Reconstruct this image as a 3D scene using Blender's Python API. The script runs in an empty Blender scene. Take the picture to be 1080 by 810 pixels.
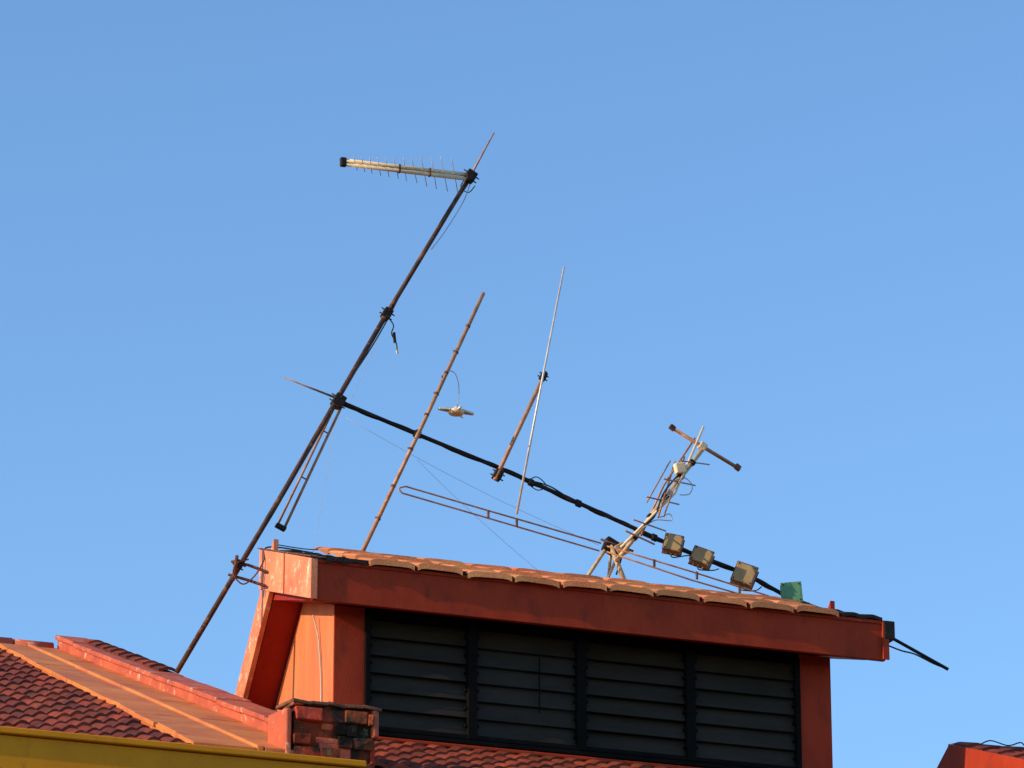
import bpy, math, random
import bmesh
from mathutils import Vector
random.seed(7)
R = random.Random(11)
scene = bpy.context.scene
# ------------------------------------------------------------------ camera
PITCH = math.radians(20.0); LENS = 160.0; FPX = 1080*LENS/36.0
CAM = Vector((0, 0, 1.6))
cf = Vector((0, math.cos(PITCH), math.sin(PITCH))); cr = Vector((1, 0, 0)); cu = Vector((0, -math.sin(PITCH), math.cos(PITCH)))
cd = bpy.data.cameras.new("camera"); cam = bpy.data.objects.new("camera", cd)
scene.collection.objects.link(cam)
cam.location = CAM; cam.rotation_euler = (math.radians(90)+PITCH, 0, 0)
cd.lens = LENS; cd.sensor_width = 36; cd.clip_end = 5000; cd.clip_start = 0.1
scene.camera = cam
# ------------------------------------------------------------------ building frame: s along facade, b to the back, z up
TH = math.radians(20.0)
a = Vector((math.cos(TH), math.sin(TH), 0)); bb = Vector((-math.sin(TH), math.cos(TH), 0)); up = Vector((0, 0, 1))
def ray(px, py): return cf + cr*((px-540)/FPX) + cu*((405-py)/FPX)
O = CAM + ray(330, 588)*39.5
def W(s, b, z): return O + a*s + bb*b + up*z
def L(p):
    q = p-O
    return Vector((q.dot(a), q.dot(bb), q.z))
def hit(px, py, n, c):
    d = ray(px, py); t = (c - (CAM-O).dot(n))/d.dot(n)
    return L(CAM + d*t)
def on_b(px, py, b): return hit(px, py, bb, b)
def on_s(px, py, s): return hit(px, py, a, s)
# ------------------------------------------------------------------ materials
def mat(name, c1, c2=None, scale=3.0, rough=0.6, metal=0.0, bump=0.2, c3=None, thr=0.62, stretch=(1, 1, 1), attr=False, fine=60, lo=0.35, hi=0.65, soft=.05, spec=.5):
    m = bpy.data.materials.new(name); m.use_nodes = True
    nt = m.node_tree; N = nt.nodes; K = nt.links
    bs = N["Principled BSDF"]; bs.inputs["Roughness"].default_value = rough; bs.inputs["Metallic"].default_value = metal
    bs.inputs["Specular IOR Level"].default_value = spec
    tc = N.new("ShaderNodeTexCoord"); mp = N.new("ShaderNodeMapping"); mp.inputs["Scale"].default_value = stretch
    K.new(tc.outputs["Object"], mp.inputs["Vector"])
    n1 = N.new("ShaderNodeTexNoise"); n1.inputs["Scale"].default_value = scale; n1.inputs["Detail"].default_value = 7; n1.inputs["Roughness"].default_value = 0.65
    K.new(mp.outputs[0], n1.inputs["Vector"])
    cr1 = N.new("ShaderNodeValToRGB"); cr1.color_ramp.elements[0].position = lo; cr1.color_ramp.elements[1].position = hi
    c2 = c2 or tuple(x*0.7 for x in c1)
    cr1.color_ramp.elements[0].color = (*c2, 1); cr1.color_ramp.elements[1].color = (*c1, 1)
    K.new(n1.outputs["Fac"], cr1.inputs[0]); col = cr1.outputs[0]
    if c3:
        n2 = N.new("ShaderNodeTexNoise"); n2.inputs["Scale"].default_value = scale*3.1; n2.inputs["Detail"].default_value = 9; n2.inputs["Roughness"].default_value = 0.7
        K.new(mp.outputs[0], n2.inputs["Vector"])
        r2 = N.new("ShaderNodeValToRGB"); r2.color_ramp.elements[0].position = thr; r2.color_ramp.elements[1].position = thr+soft
        K.new(n2.outputs["Fac"], r2.inputs[0])
        mx = N.new("ShaderNodeMix"); mx.data_type = 'RGBA'
        K.new(r2.outputs[0], mx.inputs[0]); K.new(col, mx.inputs[6]); mx.inputs[7].default_value = (*c3, 1); col = mx.outputs[2]
    if attr:
        at = N.new("ShaderNodeAttribute"); at.attribute_name = "tile"
        mx = N.new("ShaderNodeMix"); mx.data_type = 'RGBA'; mx.blend_type = 'MULTIPLY'; mx.inputs[0].default_value = 1
        K.new(col, mx.inputs[6]); K.new(at.outputs["Color"], mx.inputs[7]); col = mx.outputs[2]
    K.new(col, bs.inputs["Base Color"])
    if bump:
        n3 = N.new("ShaderNodeTexNoise"); n3.inputs["Scale"].default_value = fine; n3.inputs["Detail"].default_value = 5
        K.new(tc.outputs["Object"], n3.inputs["Vector"])
        bp = N.new("ShaderNodeBump"); bp.inputs["Strength"].default_value = bump; bp.inputs["Distance"].default_value = 0.01
        K.new(n3.outputs["Fac"], bp.inputs["Height"]); K.new(bp.outputs[0], bs.inputs["Normal"])
    return m
M = {}
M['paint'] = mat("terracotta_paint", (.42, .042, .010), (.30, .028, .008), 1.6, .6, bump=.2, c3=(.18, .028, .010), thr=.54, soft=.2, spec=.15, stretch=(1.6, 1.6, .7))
M['cap'] = mat("weathered_sunlit_paint", (.80, .27, .11), (.62, .14, .05), 3, .6, bump=.4, c3=(.86, .62, .44), thr=.55, soft=.12)  # fascia's red paint, warm sun painted into its colour; pale patches are weathering
M['sidewall'] = mat("sunlit_wall_paint", (.68, .20, .06), (.56, .14, .042), 2, .7, bump=.15, c3=(.42, .10, .04), thr=.60, stretch=(3, 3, .5), soft=.15)  # lit side: warm sun put into the wall's base orange
M['soffit'] = mat("red_soffit_paint", (.36, .022, .009), (.26, .015, .007), 2, .6, bump=.1, spec=.2)
M['tile'] = mat("clay_tile_red", (.32, .055, .018), (.12, .022, .012), 2.5, .75, bump=.4, c3=(.05, .028, .022), thr=.56, attr=True, soft=.12, spec=.25)
M['tileo'] = mat("clay_tile_orange", (.88, .33, .10), (.72, .20, .06), 4, .7, bump=.4, c3=(.25, .08, .05), thr=.60, attr=True, soft=.12)
M['mortar'] = mat("orange_painted_mortar", (.70, .23, .035), (.50, .12, .026), 1.6, .65, bump=.35, c3=(.30, .10, .04), thr=.55, soft=.2)
M['parapet'] = mat("parapet_red_paint", (.52, .10, .03), (.36, .055, .022), 2.5, .65, bump=.35, c3=(.56, .36, .24), thr=.57, soft=.1)
M['yellow'] = mat("mustard_paint", (.72, .255, .007), (.62, .205, .006), 1.5, .55, bump=.1, c3=(.45, .15, .012), thr=.60, stretch=(1, 1, .4), soft=.2, spec=.15)
M['brick'] = mat("mossy_brick", (.40, .055, .022), (.045, .025, .018), 4.5, .9, bump=.8, c3=(.17, .14, .09), thr=.60, attr=True, lo=.42, hi=.58, spec=.15, fine=30)
M['black'] = mat("black_window_frame", (.005, .004, .004), (.008, .007, .006), 5, .7, bump=0, spec=.05)
M['blade'] = mat("smoked_glass_louvre", (.040, .030, .020), (.026, .019, .012), 1.3, .35, bump=.03, c3=(.058, .042, .026), thr=.58, stretch=(1, 1, 4), soft=.2, spec=.12)
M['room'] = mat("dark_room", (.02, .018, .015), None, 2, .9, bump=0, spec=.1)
M['rust'] = mat("rusted_steel", (.22, .075, .03), (.06, .024, .014), 9, .75, .1, bump=.4, c3=(.32, .14, .06), thr=.58)
M['mast'] = mat("rusting_brown_steel", (.105, .045, .024), (.035, .018, .012), 6, .75, .1, bump=.4, c3=(.20, .075, .03), thr=.56, spec=.3)
M['dark'] = mat("dark_weathered_steel", (.028, .017, .012), (.014, .010, .008), 9, .7, .1, bump=.4, c3=(.10, .04, .018), thr=.6, spec=.25)
M['tan'] = mat("tan_oxidised_metal", (.50, .25, .12), (.28, .115, .05), 12, .6, .2, bump=.3, c3=(.12, .05, .03), thr=.64)
M['alu'] = mat("dull_aluminium", (.70, .62, .55), (.48, .41, .35), 14, .45, .3, bump=.15, c3=(.3, .18, .1), thr=.66)
M['cream'] = mat("aged_cream_metal", (.84, .66, .42), (.70, .48, .27), 14, .5, .0, bump=.2, c3=(.20, .10, .05), thr=.66)
M['dull'] = mat("dull_beige_metal", (.60, .44, .25), (.36, .23, .12), 11, .6, .1, bump=.25, c3=(.12, .06, .03), thr=.60, soft=.1)
M['cable'] = mat("black_cable", (.010, .009, .009), (.016, .014, .013), 8, .6, bump=0, spec=.2)
M['cablew'] = mat("pale_cable", (.5, .46, .42), (.36, .32, .28), 8, .6, bump=0)
M['boxtan'] = mat("tan_plastic_box", (.36, .24, .10), (.26, .16, .06), 8, .6, bump=.2, c3=(.14, .08, .04), thr=.62, soft=.15)
M['boxgreen'] = mat("green_plastic_box", (.10, .27, .12), (.07, .18, .08), 8, .5, bump=.2, c3=(.2, .22, .14), thr=.64)
M['wallc'] = mat("cream_render_wall", (.55, .42, .28), (.45, .33, .22), .8, .8, bump=.2)
M['asphalt'] = mat("asphalt", (.055, .053, .05), (.04, .04, .04), 3, .9, bump=.3)
M['ground'] = mat("ground_dirt_grass", (.09, .085, .05), (.05, .07, .03), .3, .95, bump=.3)
M['kerb'] = mat("kerb_concrete", (.35, .34, .31), None, 2, .9, bump=.2)
M['line'] = mat("road_paint_white", (.75, .75, .72), None, 3, .7, bump=0)
# ------------------------------------------------------------------ mesh helpers
def empty(name):
    o = bpy.data.objects.new(name, None); scene.collection.objects.link(o); o.location = O
    bpy.context.view_layer.update(); return o
def mesh(name, vs, fs, m, parent=None, smooth=False, cols=None, bevel=0, local=True):
    me = bpy.data.meshes.new(name)
    me.from_pydata([tuple((W(*v) if local else Vector(v)) - (O if parent else Vector((0, 0, 0)))) for v in vs], [], fs)
    me.materials.append(m)
    if smooth:
        for p in me.polygons: p.use_smooth = True
    if cols:
        ca = me.color_attributes.new("tile", 'FLOAT_COLOR', 'CORNER')
        for p in me.polygons:
            for li in p.loop_indices: ca.data[li].color = (*cols[p.index], 1)
    o = bpy.data.objects.new(name, me); scene.collection.objects.link(o)
    if parent: o.parent = parent
    if bevel:
        bv = o.modifiers.new("b", 'BEVEL'); bv.width = bevel; bv.segments = 2; bv.limit_method = 'ANGLE'
    bm = bmesh.new(); bm.from_mesh(me); bmesh.ops.recalc_face_normals(bm, faces=bm.faces); bm.to_mesh(me); bm.free()
    return o
BOXF = [(0, 1, 2, 3), (4, 7, 6, 5), (0, 4, 5, 1), (1, 5, 6, 2), (2, 6, 7, 3), (3, 7, 4, 0)]
def box(name, s0, s1, b0, b1, z0, z1, m, parent, bevel=0.006, **k):
    vs = [(s0, b0, z0), (s1, b0, z0), (s1, b1, z0), (s0, b1, z0), (s0, b0, z1), (s1, b0, z1), (s1, b1, z1), (s0, b1, z1)]
    return mesh(name, vs, BOXF, m, parent, bevel=bevel, **k)
def prism(name, prof, s0, s1, m, parent, bevel=0.0):
    n = len(prof); vs = [(s0, p[0], p[1]) for p in prof] + [(s1, p[0], p[1]) for p in prof]
    fs = [tuple(range(n)), tuple(range(2*n-1, n-1, -1))] + [(i, (i+1) % n, n+(i+1) % n, n+i) for i in range(n)]
    return mesh(name, vs, fs, m, parent, bevel=bevel)
def obox(name, c, ax, ay, az, m, parent, bevel=0.006):
    vs = []
    for k in (-1, 1):
        for (i, j) in ((-1, -1), (1, -1), (1, 1), (-1, 1)):
            vs.append(tuple(c + ax*i + ay*j + az*k))
    return mesh(name, vs, BOXF, m, parent, bevel=bevel)
def tube_geo(pts, r, sides=8, r2=None, vs=None, fs=None):
    vs = [] if vs is None else vs; fs = [] if fs is None else fs
    pts = [Vector(p) for p in pts]; n = len(pts); base = len(vs)
    d = (pts[1]-pts[0]).normalized(); ref = Vector((0, 1, 0)) if abs(d.y) < .9 else Vector((1, 0, 0))
    u = d.cross(ref).normalized()
    for i, p in enumerate(pts):
        t = (pts[min(i+1, n-1)]-pts[max(i-1, 0)]).normalized()
        u = (u - t*u.dot(t)).normalized(); v = t.cross(u)
        rr = r if r2 is None else r+(r2-r)*i/(n-1)
        for k in range(sides):
            an = 2*math.pi*k/sides
            vs.append(tuple(p+u*math.cos(an)*rr+v*math.sin(an)*rr))
    for i in range(n-1):
        for k in range(sides):
            k2 = (k+1) % sides
            fs.append((base+i*sides+k, base+i*sides+k2, base+(i+1)*sides+k2, base+(i+1)*sides+k))
    fs.append(tuple(base+k for k in range(sides))[::-1]); fs.append(tuple(base+(n-1)*sides+k for k in range(sides)))
    return vs, fs
def tube(name, pts, r, m, parent, sides=8, r2=None):
    vs, fs = tube_geo(pts, r, sides, r2); return mesh(name, vs, fs, m, parent, smooth=True)
def tubes(name, lst, m, parent, sides=8):
    vs, fs = [], []
    for (pts, r) in lst: tube_geo(pts, r, sides, None, vs, fs)
    return mesh(name, vs, fs, m, parent, smooth=True)
def lerp(p, q, t): return Vector(p)*(1-t)+Vector(q)*t
def sag(p, q, d, n=14, wig=0.0):
    out = []
    for i in range(n+1):
        t = i/n; x = lerp(p, q, t); x.z -= d*4*t*(1-t)
        out.append(x)
    return out
def spline(ps, n=8):
    ps = [Vector(p) for p in ps]; P = [ps[0]]+ps+[ps[-1]]; out = []
    for i in range(1, len(P)-2):
        for k in range(n):
            t = k/n; p0, p1, p2, p3 = P[i-1], P[i], P[i+1], P[i+2]
            out.append(.5*((2*p1)+(p2-p0)*t+(2*p0-5*p1+4*p2-p3)*t*t+(3*p1-p0-3*p2+p3)*t**3))
    out.append(ps[-1]); return out
def tilefield(name, s0, s1, b0, b1, zf, m, parent, colw=.2, course=.3, amp=.035, step=.028, flat=False, ns=8, var=.35, lip=.032, gap=.985, riser=.7, jit=1.0):
    vs, fs, cols = [], [], []
    nc = max(1, round((s1-s0)/colw)); cw = (s1-s0)/nc; nr = max(1, round((b1-b0)/course)); ch = (b1-b0)/nr
    for r in range(nr):
        for c in range(nc):
            tone = 1-R.random()*var; hue = R.uniform(.85, 1.12); col = (tone, tone*hue, tone*hue)
            jb = R.uniform(-.012, .012); jz = R.uniform(-.005, .006)*jit; js = R.uniform(-.004, .004)*jit
            jt = R.uniform(-.008, .008)*(jit-1)
            base = len(vs)
            for k in range(ns+1):
                t = k/ns; s = s0+(c+t*gap)*cw+js
                h = amp*(1-abs(2*t-1)**7) if flat else amp*(.5-.5*math.cos(2*math.pi*t))**.8
                h += jt*(t-.5)*2
                bf = b0+r*ch+jb; bt_ = b0+(r+1)*ch+.03
                vs += [(s, bf, zf(bf)+h+jz+step-lip), (s, bf, zf(bf)+h+step+jz), (s, bt_, zf(bt_)+h+jz*.3+.002)]
            for k in range(ns):
                i = base+3*k
                fs += [(i, i+3, i+4, i+1), (i+1, i+4, i+5, i+2)]; cols += [tuple(x*riser for x in col), col]
            i = base; fs += [(i, i+1, i+2)]; cols += [tuple(x*.6 for x in col)]
    return mesh(name, vs, fs, m, parent, cols=cols)
def fbox(vs, fs, s0, s1, b0, b1, z0, z1):
    k = len(vs)
    vs += [(s0, b0, z0), (s1, b0, z0), (s1, b1, z0), (s0, b1, z0), (s0, b0, z1), (s1, b0, z1), (s1, b1, z1), (s0, b1, z1)]
    fs += [tuple(k+i for i in f) for f in BOXF]
# ================================================================== HOUSE WITH CLERESTORY (right)
house = empty("terrace_house")
RID = on_s(277, 579, 0.0)
rb, rz = RID.y, RID.z
zfas = on_b(330, 633, 0).z
SR = on_b(932, 658, 0).x
fh = -zfas
wb = .32; wl = .30; wr = on_b(876, 720, wb).x
zb = on_b(395, 777, wb).z
T = .425
def roofz(b): return zb + T*(b-wb)
def on_roof(px, py):
    d = ray(px, py); n = up - bb*T
    t = (zb - T*wb - (CAM-O).dot(n))/d.dot(n); return L(CAM+d*t)
for _ in range(40):      # roof pitch of the lower roofs, fitted to the verge parapet
    parS = on_roof(292, 781).x; q = on_s(60, 687, parS)
    T = .5*T + .5*(q.z-zb)/(q.y-wb)
parS = on_roof(292, 781).x; bt = on_s(60, 687, parS).y
pitch_front = (rz-0)/rb
def frontz(b): return pitch_front*b
prof = [(.03, -.02), (rb, rz-.03), (rb+.03, rz-.42), (rb+1.6, rz-.42-1.65), (rb+1.6, rz-.42-1.95), (rb-.25, rz-.55), (wb+.02, zfas+.10), (.03, zfas+.06)]
prism("roof_soffit", prof, .035, SR-.035, M['soffit'], house)
box("front_fascia", 0, SR, -.02, .03, zfas, -.012, M['paint'], house, .004)
box("fascia_drip_trim", .03, SR+.005, -.035, -.02, -.05, -.018, M['paint'], house, .004)
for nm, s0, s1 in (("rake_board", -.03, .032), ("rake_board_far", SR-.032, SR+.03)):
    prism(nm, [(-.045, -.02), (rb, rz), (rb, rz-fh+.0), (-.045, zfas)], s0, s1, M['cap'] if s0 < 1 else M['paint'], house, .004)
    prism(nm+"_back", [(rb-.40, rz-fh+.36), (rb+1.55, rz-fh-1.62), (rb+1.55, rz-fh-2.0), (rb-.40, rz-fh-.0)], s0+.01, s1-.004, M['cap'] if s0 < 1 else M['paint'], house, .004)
box("rake_joint_strip", -.034, -.02, rb*.48, rb*.50, frontz(rb*.5)-fh+.01, frontz(rb*.5)-.01, M['paint'], house, .002)
prism("rake_flashing", [(-.06, -.002), (rb+.02, rz+.014), (rb+.02, rz+.003), (-.06, -.014)], -.045, .10, M['rust'], house, .003)
tf = lambda b: frontz(b)+.012+.045*b/rb
tilefield("roof_tiles", .50, SR-.45, -.085, rb+.02, tf, M['tileo'], house, colw=.44, course=.46, amp=.022, step=.024, flat=True, var=.4, lip=.052, gap=.915, riser=1.1, ns=14, jit=1.9)
box("tile_bedding", .10, SR-.05, -.03, .3, -.010, .018, M['dark'], house, 0)
tilefield("roof_tiles_dark_end", .10, .48, -.05, rb, lambda b: frontz(b)-.012, M['dark'], house, colw=.2, course=.42, amp=.02, step=.02)
tilefield("roof_tiles_dark_end_r", SR-.44, SR-.03, -.05, rb, lambda b: frontz(b)+.0, M['dark'], house, colw=.2, course=.42, amp=.02, step=.02)
for i in range(13):
    s0 = .22+i*(SR-.36)/13; s1 = s0+(SR-.36)/13-.012
    tube("ridge_tile", [(s0, rb+.04, rz-.035), (s1, rb+.04, rz-.03)], .05, M['tileo'] if i < 12 else M['dark'], house, 10)
box("gutter_end", SR-.02, SR+.09, -.05, .10, -.19, -.015, M['dark'], house, .01)
pw = on_b(384, 700, wb).x; pr = on_b(843, 760, wb).x
zt = zfas+.085
zbot = zb-1.2
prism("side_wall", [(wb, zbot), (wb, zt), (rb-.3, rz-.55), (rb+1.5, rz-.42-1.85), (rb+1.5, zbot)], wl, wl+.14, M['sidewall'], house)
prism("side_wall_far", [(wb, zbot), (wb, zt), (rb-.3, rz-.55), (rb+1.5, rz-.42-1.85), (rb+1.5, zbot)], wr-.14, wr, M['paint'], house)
box("corner_pier", wl+.003, pw, wb-.012, wb+.14, zbot, zt-.004, M['paint'], house, .003)
box("corner_pier_far", pr, wr-.003, wb-.012, wb+.14, zbot, zt-.004, M['paint'], house, .003)
zwt = on_b(386, 646, wb).z; zwb = zb+.05
box("window_header", pw, pr, wb, wb+.12, zwt, zt-.01, M['black'], house, .002)
box("window_apron", pw, pr, wb-.004, wb+.12, zbot, zwb-.05, M['paint'], house, .003)
box("window_sill", pw-.02, pr+.02, wb-.06, wb+.13, zwb-.05, zwb-.012, M['black'], house, .003)
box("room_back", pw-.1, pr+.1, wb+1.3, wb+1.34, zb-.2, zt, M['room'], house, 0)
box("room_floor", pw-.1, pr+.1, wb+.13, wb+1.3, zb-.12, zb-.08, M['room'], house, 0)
mull = [pw] + [on_b(x, 720, wb).x for x in (497, 612, 727)] + [pr]
vs, fs = [], []
for i, s in enumerate(mull):
    w = .042 if 0 < i < 4 else .022
    lo_, hi_ = (s-w, s+w) if 0 < i < 4 else ((s, s+2*w) if i == 0 else (s-2*w, s))
    fbox(vs, fs, lo_, hi_, wb-.045, wb+.07, zwb, zwt)
for i in range(4):
    s0, s1 = mull[i]+.04, mull[i+1]-.04
    fbox(vs, fs, s0, s1, wb-.035, wb+.06, zwt-.045, zwt-.001)
    fbox(vs, fs, s0, s1, wb-.035, wb+.06, zwb, zwb+.04)
mesh("window_frames", vs, fs, M['black'], house, bevel=.003)
NB = 6
for i in range(4):
    s0, s1 = mull[i]+.045, mull[i+1]-.045
    H = (zwt-.05)-(zwb+.045); hh = H/NB; vs, fs = [], []; cl, cf2 = [], []
    for k in range(NB):
        zc = zwb+.045+hh*(k+.5); tilt = math.radians([13, 9, 15, 12][i]+R.uniform(-3, 3))
        dz = math.cos(tilt)*hh*.53; db = math.sin(tilt)*hh*.53; tw_ = R.uniform(-.005, .005)
        n = len(vs); th = .006
        q = [(s0, -db, zc-dz+tw_), (s1, -db, zc-dz-tw_), (s1, +db, zc+dz-tw_), (s0, +db, zc+dz+tw_),
             (s0, -db+th, zc-dz-.002+tw_), (s1, -db+th, zc-dz-.002-tw_), (s1, db+th, zc+dz-.002-tw_), (s0, db+th, zc+dz-.002+tw_)]
        vs += [(v[0], v[1]+wb+.02, v[2]) for v in q]
        fs += [tuple(n+t for t in f) for f in BOXF]
        for se in (s0-.002, s1-.018):
            fbox(cl, cf2, se, se+.02, wb-.03, wb+.06, zc-.012, zc+.012)
        fbox(cl, cf2, s0, s1, wb-db+.008, wb-db+.016, zc-dz-.008, zc-dz-.002)
    mesh("louvre_blades", vs, fs, M['blade'], house)
    mesh("louvre_clips", cl, cf2, M['black'], house)
    if i == 1:
        sm = s0+(s1-s0)*.62
        box("louvre_bar", sm, sm+.010, wb-.028, wb-.018, zwb+.3, zwt-.25, M['black'], house, 0)
tube("side_cable", spline([(wl-.06, wb+.42, zt+.02), (wl-.02, wb+.38, zt-.2), (wl-.015, wb+.30, zt-.6), (wl-.015, wb+.28, zt-1.1)]), .007, M['cablew'], house)
BE = on_roof(200, 786).y
tilefield("lower_roof_tiles", parS+.40, wr+.5, BE, wb-.03, lambda b: roofz(b)-.06, M['tile'], house, colw=.21, course=.3, amp=.045, var=.5)
prism("lower_roof_deck", [(BE+.02, roofz(BE)-.07), (wb+.3, roofz(wb+.3)-.07), (wb+.3, roofz(wb)-.4), (BE+.02, roofz(BE)-.4)], parS+.38, wr+.5, M['soffit'], house)
box("roof_wall_flashing", pw-.3, pr+.3, wb-.10, wb-.02, zb-.055, zb-.02, M['paint'], house, .01)
GZ = -O.z
box("house_wall", parS+.35, wr+.4, BE+.5, BE+8.5, GZ, roofz(BE)-.3, M['wallc'], house, .02)
vs, fs = [], []
for fl in range(3):
    for k in range(4):
        s = .2+k*1.35; z = GZ+1.2+fl*3.6
        fbox(vs, fs, s, s+.9, BE+.46, BE+.497, z, z+1.5)
mesh("street_windows", vs, fs, M['black'], house)
box("attic_rear_roof", parS+.5, wr+.3, rb+.4, BE+8.4, zb-1.6, zb-1.2, M['tile'], house, .02)
# ================================================================== LEFT HOUSE
left = empty("terrace_house")
SL = parS-8.0
e_lo = on_roof(200, 784); e_hi = on_roof(22, 694)       # outer edge of the mortar verge, tapering to the ridge
def edge(b): return e_lo.x+(e_hi.x-e_lo.x)*(b-e_lo.y)/(e_hi.y-e_lo.y)
smax = max(edge(BE), edge(bt))
tilefield("roof_tiles", SL, smax+.05, BE, bt, lambda b: roofz(b)-.07, M['tile'], left, colw=.20, course=.34, amp=.055, var=.55)
prism("roof_deck", [(BE+.02, roofz(BE)-.085), (bt, roofz(bt)-.085), (bt+4, roofz(bt)-2.2), (bt+4, roofz(bt)-2.6), (BE+.02, roofz(BE)-.5)], SL, parS+.27, M['soffit'], left)
def slab(name, b0, b1, sa0, sa1, sb0, sb1, h, m, bev=.006, dn=.08):
    vs = [(sa0, b0, roofz(b0)-dn), (sb0, b0, roofz(b0)-dn), (sb1, b1, roofz(b1)-dn), (sa1, b1, roofz(b1)-dn),
          (sa0, b0, roofz(b0)+h), (sb0, b0, roofz(b0)+h), (sb1, b1, roofz(b1)+h), (sa1, b1, roofz(b1)+h)]
    return mesh(name, vs, BOXF, m, left, bevel=bev)
slab("verge_strip", BE, bt, edge(BE)+.01, edge(bt)+.01, parS-.001, parS-.001, .018, M['mortar'], .01)
km0, km1 = (edge(BE)+parS)/2+.03, (edge(bt)+parS)/2+.03
def km(b): return km0+(km1-km0)*(b-BE)/(bt-BE)
slab("verge_kerb", BE, bt, km0-.03, km1-.03, km0+.03, km1+.03, .055, M['mortar'], .012)
n = 12
for i in range(n):
    b0 = BE+(bt-BE)*i/n; b1 = BE+(bt-BE)*(i+1)/n-.025; h = .032+R.uniform(0, .010)
    slab("verge_slab", b0, b1, km(b0)+.04, km(b1)+.04, parS-.004, parS-.004, h, M['mortar'], .006, .01)
    h3 = .028+R.uniform(0, .008)
    slab("verge_outer_slab", b0, b1, edge(b0)+R.uniform(-.02, .02), edge(b1)+R.uniform(-.02, .02), km(b0)-.04, km(b1)-.04, h3, M['mortar'], .005, .01)
    h2 = .17+R.uniform(-.008, .010)
    prism("parapet_coping", [(b0, roofz(b0)+h2), (b1+.013, roofz(b1)+h2), (b1+.013, roofz(b1)+h2-.05), (b0, roofz(b0)+h2-.05)], parS-.03, parS+.30, M['parapet'], left, .012)
prism("parapet_wall", [(BE, roofz(BE)+.125), (bt, roofz(bt)+.125), (bt, roofz(bt)-1.0), (BE, roofz(BE)-1.0)], parS, parS+.27, M['parapet'], left, .01)
tilefield("far_verge_tiles", parS+.12, parS+.32, bt-3.4, bt-.5, lambda b: roofz(b)+.165, M['tile'], left, colw=.2, course=.3, amp=.03)
for i in range(18):
    s1 = parS-.05-i*.42; s0 = s1-.40
    tube("ridge_tile", [(s0, bt, roofz(bt)+.0), (s1, bt, roofz(bt)+.006*(i % 2))], .085, M['parapet'], left, 12)
zy = on_b(150, 781, BE-.12).z; sy = on_b(384, 800, BE-.12).x
box("mustard_fascia", SL, sy, BE-.12, BE-.02, zy-.55, zy-.06, M['yellow'], left, .006)
box("mustard_gutter_lip", SL, sy+.01, BE-.16, BE-.02, zy-.055, zy, M['yellow'], left, .01)
box("house_wall", SL, parS+.33, BE+.5, BE+8.5, GZ, roofz(BE)-.5, M['wallc'], left, .02)
vs, fs = [], []
for fl in range(3):
    for k in range(4):
        s = SL+.6+k*1.5; z = GZ+1.2+fl*3.6
        fbox(vs, fs, s, s+.9, BE+.46, BE+.497, z, z+1.5)
mesh("street_windows", vs, fs, M['black'], left)
# crumbling masonry kneeler at the end of the parapet
vs, fs, cols = [], [], []
kb = BE
k0 = on_b(311, 742, kb); k1 = on_b(392, 790, kb)
zt0 = on_b(350, 741, kb).z; zb0 = zt0-.62
zz = zb0; r = 0
while zz < zt0-.02:
    rh = R.choice([.05, .075, .10, .12]); rh = min(rh, zt0-zz)
    x = k0.x+R.uniform(-.03, .02); inset = R.uniform(-.03, .02)
    while x < k1.x-.03:
        w = min(R.uniform(.09, .26), k1.x-x+.01)
        jb = inset+R.uniform(-.03, .03)
        n0 = len(vs)
        fbox(vs, fs, x, x+w-R.uniform(0, .01), kb+jb, kb+.5, zz+.003, zz+rh-R.uniform(0, .014))
        for t in range(n0, n0+8): vs[t] = tuple(c+R.uniform(-.010, .010) for c in vs[t])
        tone = R.choice([.4, .6, .8, 1.0, 1.3, 1.6]); cols += [(tone, tone*R.uniform(.8, 1.3), tone*R.uniform(.8, 1.1))]*6
        x += w
    zz += rh; r += 1
mesh("kneeler_masonry", vs, fs, M['brick'], left, cols=cols, bevel=.010)
mesh("kneeler_core", *(lambda v, f: (fbox(v, f, k0.x+.0, k1.x-.01, kb+.012, kb+.46, zb0-.5, zt0-.04), (v, f))[1])([], []), M['brick'], left, cols=[(.6, .7, .6)]*6, bevel=.01)
prism("kneeler_side", [(kb-.01, zt0-.08), (kb+.5, zt0-.01), (kb+.5, zb0-.2), (kb-.01, zb0-.2)], k0.x-.075, k0.x-.025, M['parapet'], left, .015)
box("kneeler_end_slab", k1.x-.005, k1.x+.055, kb-.03, kb+.48, zt0-.27, zt0-.02, M['parapet'], left, .02)
box("kneeler_end_slab_lower", k1.x-.01, k1.x+.03, kb-.0, kb+.48, zt0-.62, zt0-.29, M['paint'], left, .012)
for i in range(5):
    s0 = k0.x+i*.15
    obox("kneeler_top_tile", Vector((s0+.05, kb+.2, zt0+.005)), Vector((.078, 0, R.uniform(-.014, .014))), Vector((0, .24, .03)), Vector((0, 0, .014)), M['rust'], left, .006)
# ================================================================== FAR RIGHT HOUSE
right = empty("terrace_house")
q = on_b(1004, 785, .5); qs, qz = q.x, q.z-.55
box_prof = [(-1.0, qz), (.5, qz+.54), (2.2, qz-.4), (2.2, qz-.9), (-1.0, qz-.36)]
prism("roof_body", box_prof, qs, qs+6, M['soffit'], right)
prism("rake_board", [(-1.03, qz+.01), (.5, qz+.55), (.5, qz+.20), (-1.03, qz-.36)], qs-.04, qs+.0-.001, M['paint'], right, .004)
prism("rake_board_back", [(.5, qz+.54), (2.2, qz-.4), (2.2, qz-.75), (.5, qz+.19)], qs-.035, qs-.001, M['paint'], right, .004)
box("front_fascia", qs-.03, qs+6, -1.05, -1.003, qz-.40, qz-.03, M['paint'], right, .004)
tilefield("roof_tiles", qs+.0, qs+6, -1.08, .5, lambda b: qz+(b+1)*.366, M['tile'], right, colw=.22, course=.32, amp=.03)
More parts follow.
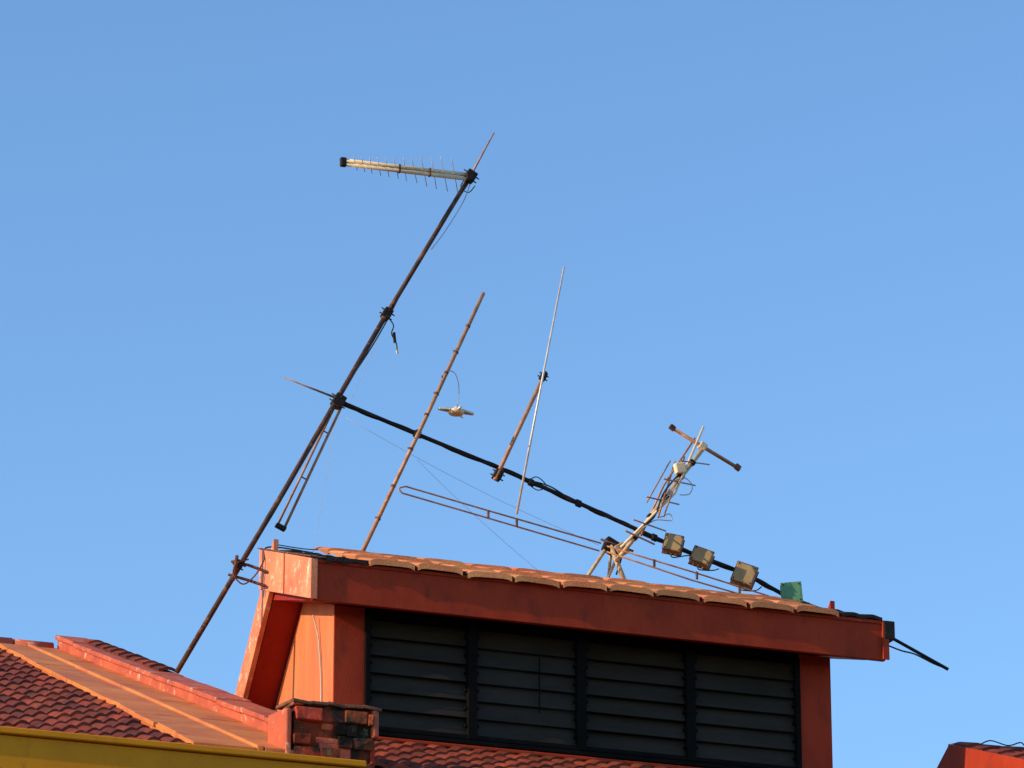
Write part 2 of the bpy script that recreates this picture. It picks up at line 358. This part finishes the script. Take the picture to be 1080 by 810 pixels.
box("house_wall", qs+.3, qs+6, -.7, 6, GZ, qz-.3, M['wallc'], right, .02)
tube("loose_cable", spline([(qs+.15, .2, qz+.49), (qs+.25, .2, qz+.53), (qs+.42, .2, qz+.50), (qs+.55, .2, qz+.54), (qs+.6, .2, qz+.49)]), .006, M['cable'], right)
# ================================================================== ANTENNAS  (stand in the ridge plane)
def A(px, py, db=0.0): return on_b(px, py, rb+db)
mast = empty("antenna_mast")
m0, m1, m2 = A(187, 708, -.12), A(408, 331, -.12), A(497, 184, -.12)
tube("lower_pole", [m0, lerp(m0, m1, .5)+Vector((.008, 0, -.004)), m1], .024, M['mast'], mast, 12)
tube("upper_pole", [lerp(m0, m1, .98), m2], .022, M['mast'], mast, 12)
tube("tip_rod", [A(496, 186, -.13), A(521, 140, -.13)], .011, M['tan'], mast, 8, r2=.007)
def clamp(parent, p, d, r=.045, ln=.06, m=None):
    m = m or M['dark']; d = d.normalized()
    side = Vector((0, 1, 0)); w = d.cross(side).normalized()
    obox("clamp_plate", p, d*ln, side*r*.9, w*r, m, parent, .008)
    tubes("clamp_bolts", [([p+d*ln*.5-w*r*1.7, p+d*ln*.5+w*r*1.7], .007), ([p-d*ln*.5-w*r*1.6, p-d*ln*.5+w*r*1.6], .007), ([p+d*ln*.4-side*r*1.7, p+d*ln*.4+side*r*1.6], .007)], m, parent, 6)
    tube("clamp_collar", [p-d*ln*1.25, p-d*ln*.6], r*.8, M['rust'], parent, 10)
md = (m1-m0)
clamp(mast, A(408, 331, -.12), md, .042, .052); clamp(mast, A(357, 423, -.10), md, .052, .058); clamp(mast, A(496, 186, -.12), md, .05, .05)
clamp(mast, A(252, 596, -.12), md, .035, .04)
tubes("gable_bracket", [([A(241, 606, -.12), A(262, 612, -.1), A(280, 618, -.3)], .014), ([A(244, 592, -.12), A(262, 596, -.1), A(284, 604, -.3)], .014), ([A(250, 586, -.16), A(246, 612, -.16)], .016)], M['rust'], mast)
tube("bracket_cable", spline([A(262, 590, -.1), A(250, 594, -.2), A(246, 605, -.2), A(256, 616, -.2), A(268, 608, -.2), A(278, 592, -.2), A(283, 577, -.1), A(330, 583, -.1)]), .007, M['rust'], mast)
tube("hanging_lead", spline([A(408, 333, -.18), A(415, 343, -.18), A(413, 352, -.18), A(418, 362, -.18), A(419, 372, -.18)]), .006, M['cable'], mast)
obox("hanging_connector", A(416, 356, -.18), Vector((.012, 0, .004)), Vector((0, .012, 0)), Vector((-.006, 0, .05)), M['dark'], mast, .004)
obox("hanging_tag", A(419, 371, -.18), Vector((.010, 0, .004)), Vector((0, .008, 0)), Vector((-.004, 0, .018)), M['cream'], mast, .003)
pts = []
for i in range(60):
    t = i/59; p = lerp(m2, m0, t); an = t*18
    pts.append(p+Vector((math.cos(an)*.024, math.sin(an)*.024, 0)))
tube("mast_cable", pts[:44], .006, M['cable'], mast, 6)
tubes("loose_mast_wire", [(spline([A(497, 190, -.1), A(489, 212, -.1), A(470, 243, -.1), A(455, 263, -.1)]), .004)], M['cablew'], mast, 6)
tube("head_lead", spline([A(492, 186), A(486, 197), A(494, 203), A(501, 196)]), .005, M['cable'], mast, 6)
# --- log periodic antenna
lp = empty("log_periodic_antenna")
e0, e1 = A(362, 171, -.2), A(497, 187, -.2)
dv = (e1-e0).normalized(); pn = Vector((-dv.z, 0, dv.x))
tubes("twin_boom", [([e0+pn*.018, e1+pn*.022], .020), ([e0-pn*.018, e1-pn*.022], .020)], M['cream'], lp, 8)
obox("nose_cap", e0, dv*.03, Vector((0, .025, 0)), pn*.045, M['dark'], lp, .012)
obox("rear_block", e1-dv*.02, dv*.035, Vector((0, .04, 0)), pn*.045, M['dark'], lp, .01)
el = []; ed = Vector((-.40, -.72, .42)).normalized()
x = .12; Lb = (e1-e0).length
while x < Lb-.08:
    hl = .07+.17*(x/Lb)**1.1; c = e0+dv*x
    j = Vector((R.uniform(-.07, .07), R.uniform(-.05, .05), R.uniform(-.07, .07)))
    el.append(([c-(ed+j)*hl, c+(ed+j)*hl], .004))
    x += .070+.045*(x/Lb)
tubes("elements", el, M['alu'], lp, 6)
for x in (.55, .85): obox("boom_spacer", e0+dv*x, dv*.010, Vector((0, .022, 0)), pn*.04, M['rust'], lp, .004)
# --- main slanting boom
boom = empty("antenna_boom_pole")
bp_ = [A(357, 423), A(440, 458), A(525, 493), A(600, 526), A(662, 554), A(720, 580), A(780, 603), A(828, 628)]
tube("pole", spline(bp_, 5), .020, M['dark'], boom, 12)
tube("end_spike", [A(358, 421, -.03), A(299, 398, -.03)], .013, M['tan'], boom, 8, r2=.005)
tube("pole_tail", [A(828, 628, .05), A(932, 668, .05), A(1000, 706, .0)], .017, M['dark'], boom, 8)
for (f, ph, rr) in ((22, 0, .019), (16, 2, .021)):
    S = spline(bp_, 16); pts = []
    for i, p in enumerate(S):
        an = ph+i*f/len(S)*2; pts.append(p+Vector((0, math.sin(an)*rr, math.cos(an)*rr - .004*abs(math.sin(i*.31+ph)))))
    tube("lashed_cable", pts, .0075, M['cable'], boom, 6)
for (x, y) in ((440, 458), (560, 509), (610, 531), (690, 567), (745, 590)):
    p = A(x, y); obox("tape_wrap", p, (bp_[3]-bp_[1]).normalized()*.03, Vector((0, .03, 0)), Vector((0, 0, .030)), M['cable'], boom, .012)
tube("boom_end_cable", spline([A(825, 628), A(842, 633), A(858, 643), A(880, 648), A(905, 652), A(925, 654)]), .010, M['cable'], boom)
tube("tail_cable", spline([A(930, 678, -.2), A(950, 686, -.2), A(965, 690, -.1), A(985, 700), A(998, 705)]), .008, M['cable'], boom)
tube("slack_cable", spline([A(560, 507), A(580, 513), A(600, 525), A(630, 541), A(655, 551)]), .007, M['cable'], boom)
tube("loop_cable", spline([A(556, 508), A(566, 503), A(576, 512), A(568, 517), A(560, 513)]), .005, M['cable'], boom)
# --- folded dipole hanging from clamp
fd = empty("folded_dipole_antenna")
f0, f1 = A(357, 428, -.08), A(296, 556, -.08)
dd = (f1-f0).normalized(); nn = Vector((-dd.z, 0, dd.x))
tubes("parallel_rods", [([f0+nn*.028, f1+nn*.034], .013), ([f0-nn*.028, f1-nn*.034], .011)], M['tan'], fd)
tubes("clips", [([lerp(f0, f1, t)-nn*.036, lerp(f0, f1, t)+nn*.036], .007) for t in (.22, .6)], M['rust'], fd)
obox("end_cap", f1, dd*.02, Vector((0, .03, 0)), nn*.05, M['dark'], fd, .008)
# --- rusty rod
rod = empty("dipole_rod_antenna")
r0, r1 = A(510, 309, -.1), A(380, 587, -.1)
tube("rod", [r0, lerp(r0, r1, .5)+Vector((.006, 0, 0)), r1], .018, M['tan'], rod, 10, r2=.020)
nb = []; d = (r1-r0).normalized(); w = Vector((-d.z, 0, d.x))
for i, t in enumerate((.13, .23, .31, .39, .47, .6, .74, .86)):
    p = lerp(r0, r1, t)
    nb.append(([p-d*.010, p+d*.010], .023))
    if i % 2: nb.append(([p-w*.032, p+w*.028], .006))
tubes("rod_collars", nb, M['rust'], rod, 8)
clamp(rod, A(440, 458, -.06), r1-r0, .03, .032)
# --- omnidirectional hanging antenna
uf = empty("omnidirectional_antenna")
uc = A(481, 434, -.1)
def ring(name, c, prof, m, parent, tilt=(0, 0)):
    n = 24; vs, fs = [], []
    for (r, z) in prof:
        for k in range(n):
            an = 2*math.pi*k/n; x = r*math.cos(an); y = r*math.sin(an)
            vs.append((c.x+x, c.y+y, c.z+z+x*tilt[0]+y*tilt[1]))
    for i in range(len(prof)-1):
        for k in range(n):
            fs.append((i*n+k, i*n+(k+1) % n, (i+1)*n+(k+1) % n, (i+1)*n+k))
    fs.append(tuple(range(n))[::-1]); fs.append(tuple((len(prof)-1)*n+k for k in range(n)))
    return mesh(name, vs, fs, m, parent, smooth=True)
ring("hub", uc, [(.03, -.032), (.065, -.028), (.08, 0), (.06, .016), (.025, .03), (.012, .05)], M['cream'], uf, (-.05, 0))
for sg in (-1, 1):
    vs2 = [uc+Vector((sg*.04, -.05, .020)), uc+Vector((sg*.04, .05, .020)), uc+Vector((sg*.17, .02, .012-sg*.006)), uc+Vector((sg*.17, -.02, .010-sg*.006))]
    vv = [tuple(v) for v in vs2]+[tuple(v-Vector((0, 0, .02))) for v in vs2]
    mesh("blade", vv, BOXF, M['alu'], uf, bevel=.004)
tubes("arms", [([uc+Vector((0, .13, .01)), uc+Vector((0, -.13, 0))], .012), ([uc+Vector((-.10, -.10, -.02)), uc+Vector((.10, .10, -.015))], .007)], M['alu'], uf)
tube("feed_wire", spline([A(466, 396, -.1), A(471, 391, -.1), A(479, 393, -.1), A(483, 402, -.1), A(484, 415, -.1), A(482, 430, -.1)]), .0045, M['cablew'], uf)
tube("hanger", [A(466, 396, -.1), A(467, 401, -.1)], .008, M['rust'], uf)
# --- whip
wh = empty("whip_antenna")
tube("thin_whip", [A(595, 281, -.16), A(571, 405, -.16), A(545, 542, -.16)], .009, M['alu'], wh, 8, r2=.012)
tube("support_tube", [A(573, 398, -.08), A(522, 506, -.08)], .020, M['tan'], wh, 10)
sd = A(522, 506)-A(573, 398)
clamp(wh, A(573, 397, -.10), sd, .03, .04); clamp(wh, A(525, 501, -.06), sd, .04, .05)
# --- long twin loop dipole
tw = empty("folded_dipole_antenna")
u = [A(634, 573, -.2), A(520, 540, -.2), A(428, 513, -.2), A(421, 515, -.2), A(424, 520, -.2), A(520, 548, -.2), A(632, 581, -.2)]
tube("left_loop", u[:2]+spline(u[2:5], 4)+u[5:], .0085, M['tan'], tw, 8)
u2 = [A(640, 576, -.2), A(730, 603, -.2), A(815, 630, -.2), A(821, 634, -.2), A(816, 637, -.2), A(730, 612, -.2), A(640, 582, -.2)]
tube("right_loop", u2[:2]+spline(u2[2:5], 4)+u2[5:], .0085, M['tan'], tw, 8)
for (x, y) in ((515, 542), (545, 552), (690, 594), (735, 607), (780, 622)):
    obox("spacer", A(x, y, -.2), Vector((.010, 0, -.003)), Vector((0, .012, 0)), Vector((0, 0, .036)), M['rust'], tw, .004)
# --- tripod
tp = empty("antenna_tripod")
hub = A(645, 577, -.05)
def leg(x, y, db): return on_b(x, y, rb+db)
tubes("legs", [([hub+Vector((-.03, 0, .02)), leg(615, 615, -.05)], .018), ([hub+Vector((-.02, -.03, .0)), leg(661, 619, -.18)], .024), ([hub, leg(641, 617, .25)], .015), ([A(658, 572), A(640, 612, -.05)], .014)], M['dull'], tp, 8)
obox("hub_plate", hub, Vector((.07, 0, -.035)), Vector((0, .05, 0)), Vector((.024, 0, .06)), M['dark'], tp, .012)
obox("hub_bracket", hub+Vector((.08, -.05, -.03)), Vector((.05, 0, .03)), Vector((0, .02, 0)), Vector((-.03, 0, .05)), M['dull'], tp, .008)
tube("hub_bolt", [hub+Vector((-.12, -.04, .05)), hub+Vector((.2, -.04, -.03))], .012, M['rust'], tp)
for (x, y, db) in ((615, 615, -.05), (661, 619, -.18)):
    q = leg(x, y, db); obox("foot_plate", q, Vector((.05, 0, -.005)), Vector((0, .05, 0)), Vector((0, 0, .01)), M['rust'], tp, .004)
# --- yagi
yg = empty("yagi_antenna")
y0, y1 = A(650, 592, -.15), A(744, 470, -.15)
yd = (y1-y0).normalized(); yn = Vector((-yd.z, 0, yd.x))
tube("boom", [y0, y1], .021, M['dull'], yg, 8)
tube("brace", [A(655, 577, -.2), A(712, 520, -.2), A(742, 450, -.2)], .012, M['cream'], yg, 8)
tube("brace_2", [A(676, 565, -.1), A(700, 512, -.1), A(733, 462, -.1)], .010, M['tan'], yg, 8)
tube("cross_tube", [A(708, 451, -.15), A(779, 494, -.15)], .018, M['tan'], yg, 10)
obox("cross_end", A(709, 451, -.15), Vector((.024, 0, -.016)), Vector((0, .022, 0)), Vector((.012, 0, .02)), M['rust'], yg, .008)
obox("cross_end_2", A(778, 493, -.15), Vector((.024, 0, -.016)), Vector((0, .022, 0)), Vector((.012, 0, .024)), M['rust'], yg, .008)
obox("cross_clamp", A(741, 471, -.15), Vector((.03, 0, -.02)), Vector((0, .03, 0)), Vector((.018, 0, .03)), M['cream'], yg, .008)
els = []
for (xa, ya, xb, yb, r) in ((694, 546, 712, 487, .009), (700, 545, 722, 482, .008), (682, 530, 707, 486, .007), (668, 548, 702, 560, .008), (682, 524, 716, 532, .008),
                            (700, 505, 733, 512, .008), (718, 486, 748, 490, .007), (660, 560, 690, 574, .01)):
    els.append(([A(xa, ya, -.32), A(xb, yb, .0)], r))
tubes("elements", els, M['tan'], yg, 6)
for (x, y) in ((669, 567), (686, 545), (702, 524), (718, 503), (730, 488)):
    obox("element_clamp", A(x, y, -.16), yd*.018, Vector((0, .03, 0)), yn*.030, M['dark'], yg, .006)
obox("balun_box", A(717, 494, -.2), Vector((.05, 0, .01)), Vector((0, .035, 0)), Vector((-.01, 0, .05)), M['cream'], yg, .012)
tube("loop", spline([A(712, 507, -.2), A(722, 504, -.2), A(730, 512, -.2), A(727, 521, -.2), A(717, 522, -.2)]), .005, M['cablew'], yg)
tube("lead", spline([A(722, 498, -.2), A(712, 515, -.22), A(698, 530, -.2), A(695, 545, -.2), A(706, 542, -.2), A(708, 549, -.2), A(690, 549, -.2), A(672, 562, -.15)]), .005, M['cablew'], yg)
tube("lead_black", spline([A(716, 500, -.2), A(700, 520, -.22), A(690, 545, -.2), A(676, 556, -.2), A(660, 572, -.15), A(655, 590, -.1), A(650, 606, -.1)]), .008, M['cable'], yg)
# --- boxes
def ampbox(x, y, w, h, m, ang, depth=.05, yaw=.35):
    e = empty("signal_amplifier_box"); c = A(x, y, -.14)
    ca, sa = math.cos(ang), math.sin(ang)
    ax = Vector((ca*math.cos(yaw), -math.sin(yaw), -sa)).normalized(); az = Vector((sa, 0, ca)).normalized(); ay = az.cross(ax).normalized()
    ax = -az.cross(ay).normalized()*1.0
    if ay.y < 0: ay = -ay
    rim = M['rust'] if m is M['boxtan'] else m
    obox("housing", c, ax*w, ay*depth, az*h, m, e, .012)
    obox("back_plate", c+ay*(depth+.006), ax*(w*1.10), ay*.006, az*(h*1.10), rim, e, .004)
    obox("cover_rim", c-ay*(depth*.75), ax*(w*1.05), ay*.010, az*(h*1.05), rim, e, .004)
    tubes("ports", [([c-az*h+ax*w*t, c-az*(h+.03)+ax*w*t], .009) for t in (-.5, 0, .5)], M['tan'], e, 6)
    tubes("cover_screws", [([c-ay*(depth)+ax*w*i*.8+az*h*j*.8, c-ay*(depth+.006)+ax*w*i*.8+az*h*j*.8], .007) for i in (-1, 1) for j in (-1, 1)], M['dark'], e, 6)
    tube("strap", [c+az*h*.9+ay*.02, A(x, y, 0)+Vector((0, 0, .02))], .016, M['dark'], e)
    tube("pigtail", spline([c-az*(h+.03), c-az*(h+.05)+ax*.03, c-az*(h+.01)+ax*(w+.05), A(x+18, y+12, -.02)]), .006, M['cable'], e, 6)
ampbox(710, 574, .085, .08, M['boxtan'], .25, yaw=.4); ampbox(740, 588, .095, .075, M['boxtan'], .42, yaw=.4)
ampbox(785, 607, .100, .10, M['boxtan'], .4, yaw=.4); ampbox(835, 626, .092, .095, M['boxgreen'], -.08, yaw=.4)
# --- guy wires
gw = empty("guy_wires")
G = [(A(357, 425), A(330, 583)), (A(365, 440), A(632, 575)), (A(440, 485), A(575, 608)), (A(408, 335), A(366, 430))]
tubes("wires", [(sag(p, q, .02+.04*R.random(), 10), .0018) for p, q in G], M['cablew'], gw, 5)
rc = empty("roof_cable")
pts = [Vector((.1+i*.3, rb-.02+R.uniform(-.03, .03), rz+.055+R.uniform(-.012, .008))) for i in range(int((SR-.9)/.3))]
tube("cable", spline(pts, 5), .005, M['cable'], rc, 6)
# ================================================================== GROUND
def sheet(name, x0, x1, y0, y1, z, m):
    me = bpy.data.meshes.new(name); me.from_pydata([(x0, y0, z), (x1, y0, z), (x1, y1, z), (x0, y1, z)], [], [(0, 1, 2, 3)]); me.materials.append(m)
    o = bpy.data.objects.new(name, me); scene.collection.objects.link(o); return o
sheet("ground", -1500, 1500, -1500, 1500, 0, M['ground'])
sheet("road", -200, 200, 8, 18, .004, M['asphalt'])
vs, fs = [], []
for i in range(-10, 10):
    k = len(vs); vs += [(i*6, 12.94, .008), (i*6+3, 12.94, .008), (i*6+3, 13.06, .008), (i*6, 13.06, .008)]; fs.append((k, k+1, k+2, k+3))
mesh("road_marking", vs, fs, M['line'], None, local=False)
for y0 in (7.7, 18):
    vs = [(-200, y0, 0), (200, y0, 0), (200, y0+.3, 0), (-200, y0+.3, 0), (-200, y0, .13), (200, y0, .13), (200, y0+.3, .13), (-200, y0+.3, .13)]
    mesh("kerb", vs, BOXF, M['kerb'], None, local=False)
# ================================================================== LIGHT
EL = math.radians(22); AZ = math.radians(25)
sv = Vector((-math.cos(AZ)*math.cos(EL), -math.sin(AZ)*math.cos(EL), math.sin(EL)))
ld = bpy.data.lights.new("sun", 'SUN'); ld.energy = 5.0; ld.angle = math.radians(.5); ld.color = (1, .78, .53)
lo = bpy.data.objects.new("sun", ld); scene.collection.objects.link(lo)
lo.rotation_euler = sv.to_track_quat('Z', 'Y').to_euler(); lo.location = (-20, -10, 40)
w = bpy.data.worlds.new("World"); scene.world = w; w.use_nodes = True
nt = w.node_tree; bg = nt.nodes["Background"]
sk = nt.nodes.new("ShaderNodeTexSky"); sk.sky_type = 'NISHITA'; sk.sun_disc = False
sk.sun_elevation = EL; sk.sun_rotation = math.atan2(sv.x, sv.y); sk.altitude = 0; sk.air_density = 1.0; sk.dust_density = .35; sk.ozone_density = 2.0
vm = nt.nodes.new("ShaderNodeVectorMath"); vm.operation = 'MULTIPLY'; vm.inputs[1].default_value = (1.12, 1.43, 1.68)
nt.links.new(sk.outputs[0], vm.inputs[0]); nt.links.new(vm.outputs[0], bg.inputs["Color"]); bg.inputs["Strength"].default_value = .14
scene.view_settings.view_transform = 'Standard'; scene.view_settings.look = 'None'; scene.view_settings.exposure = 0
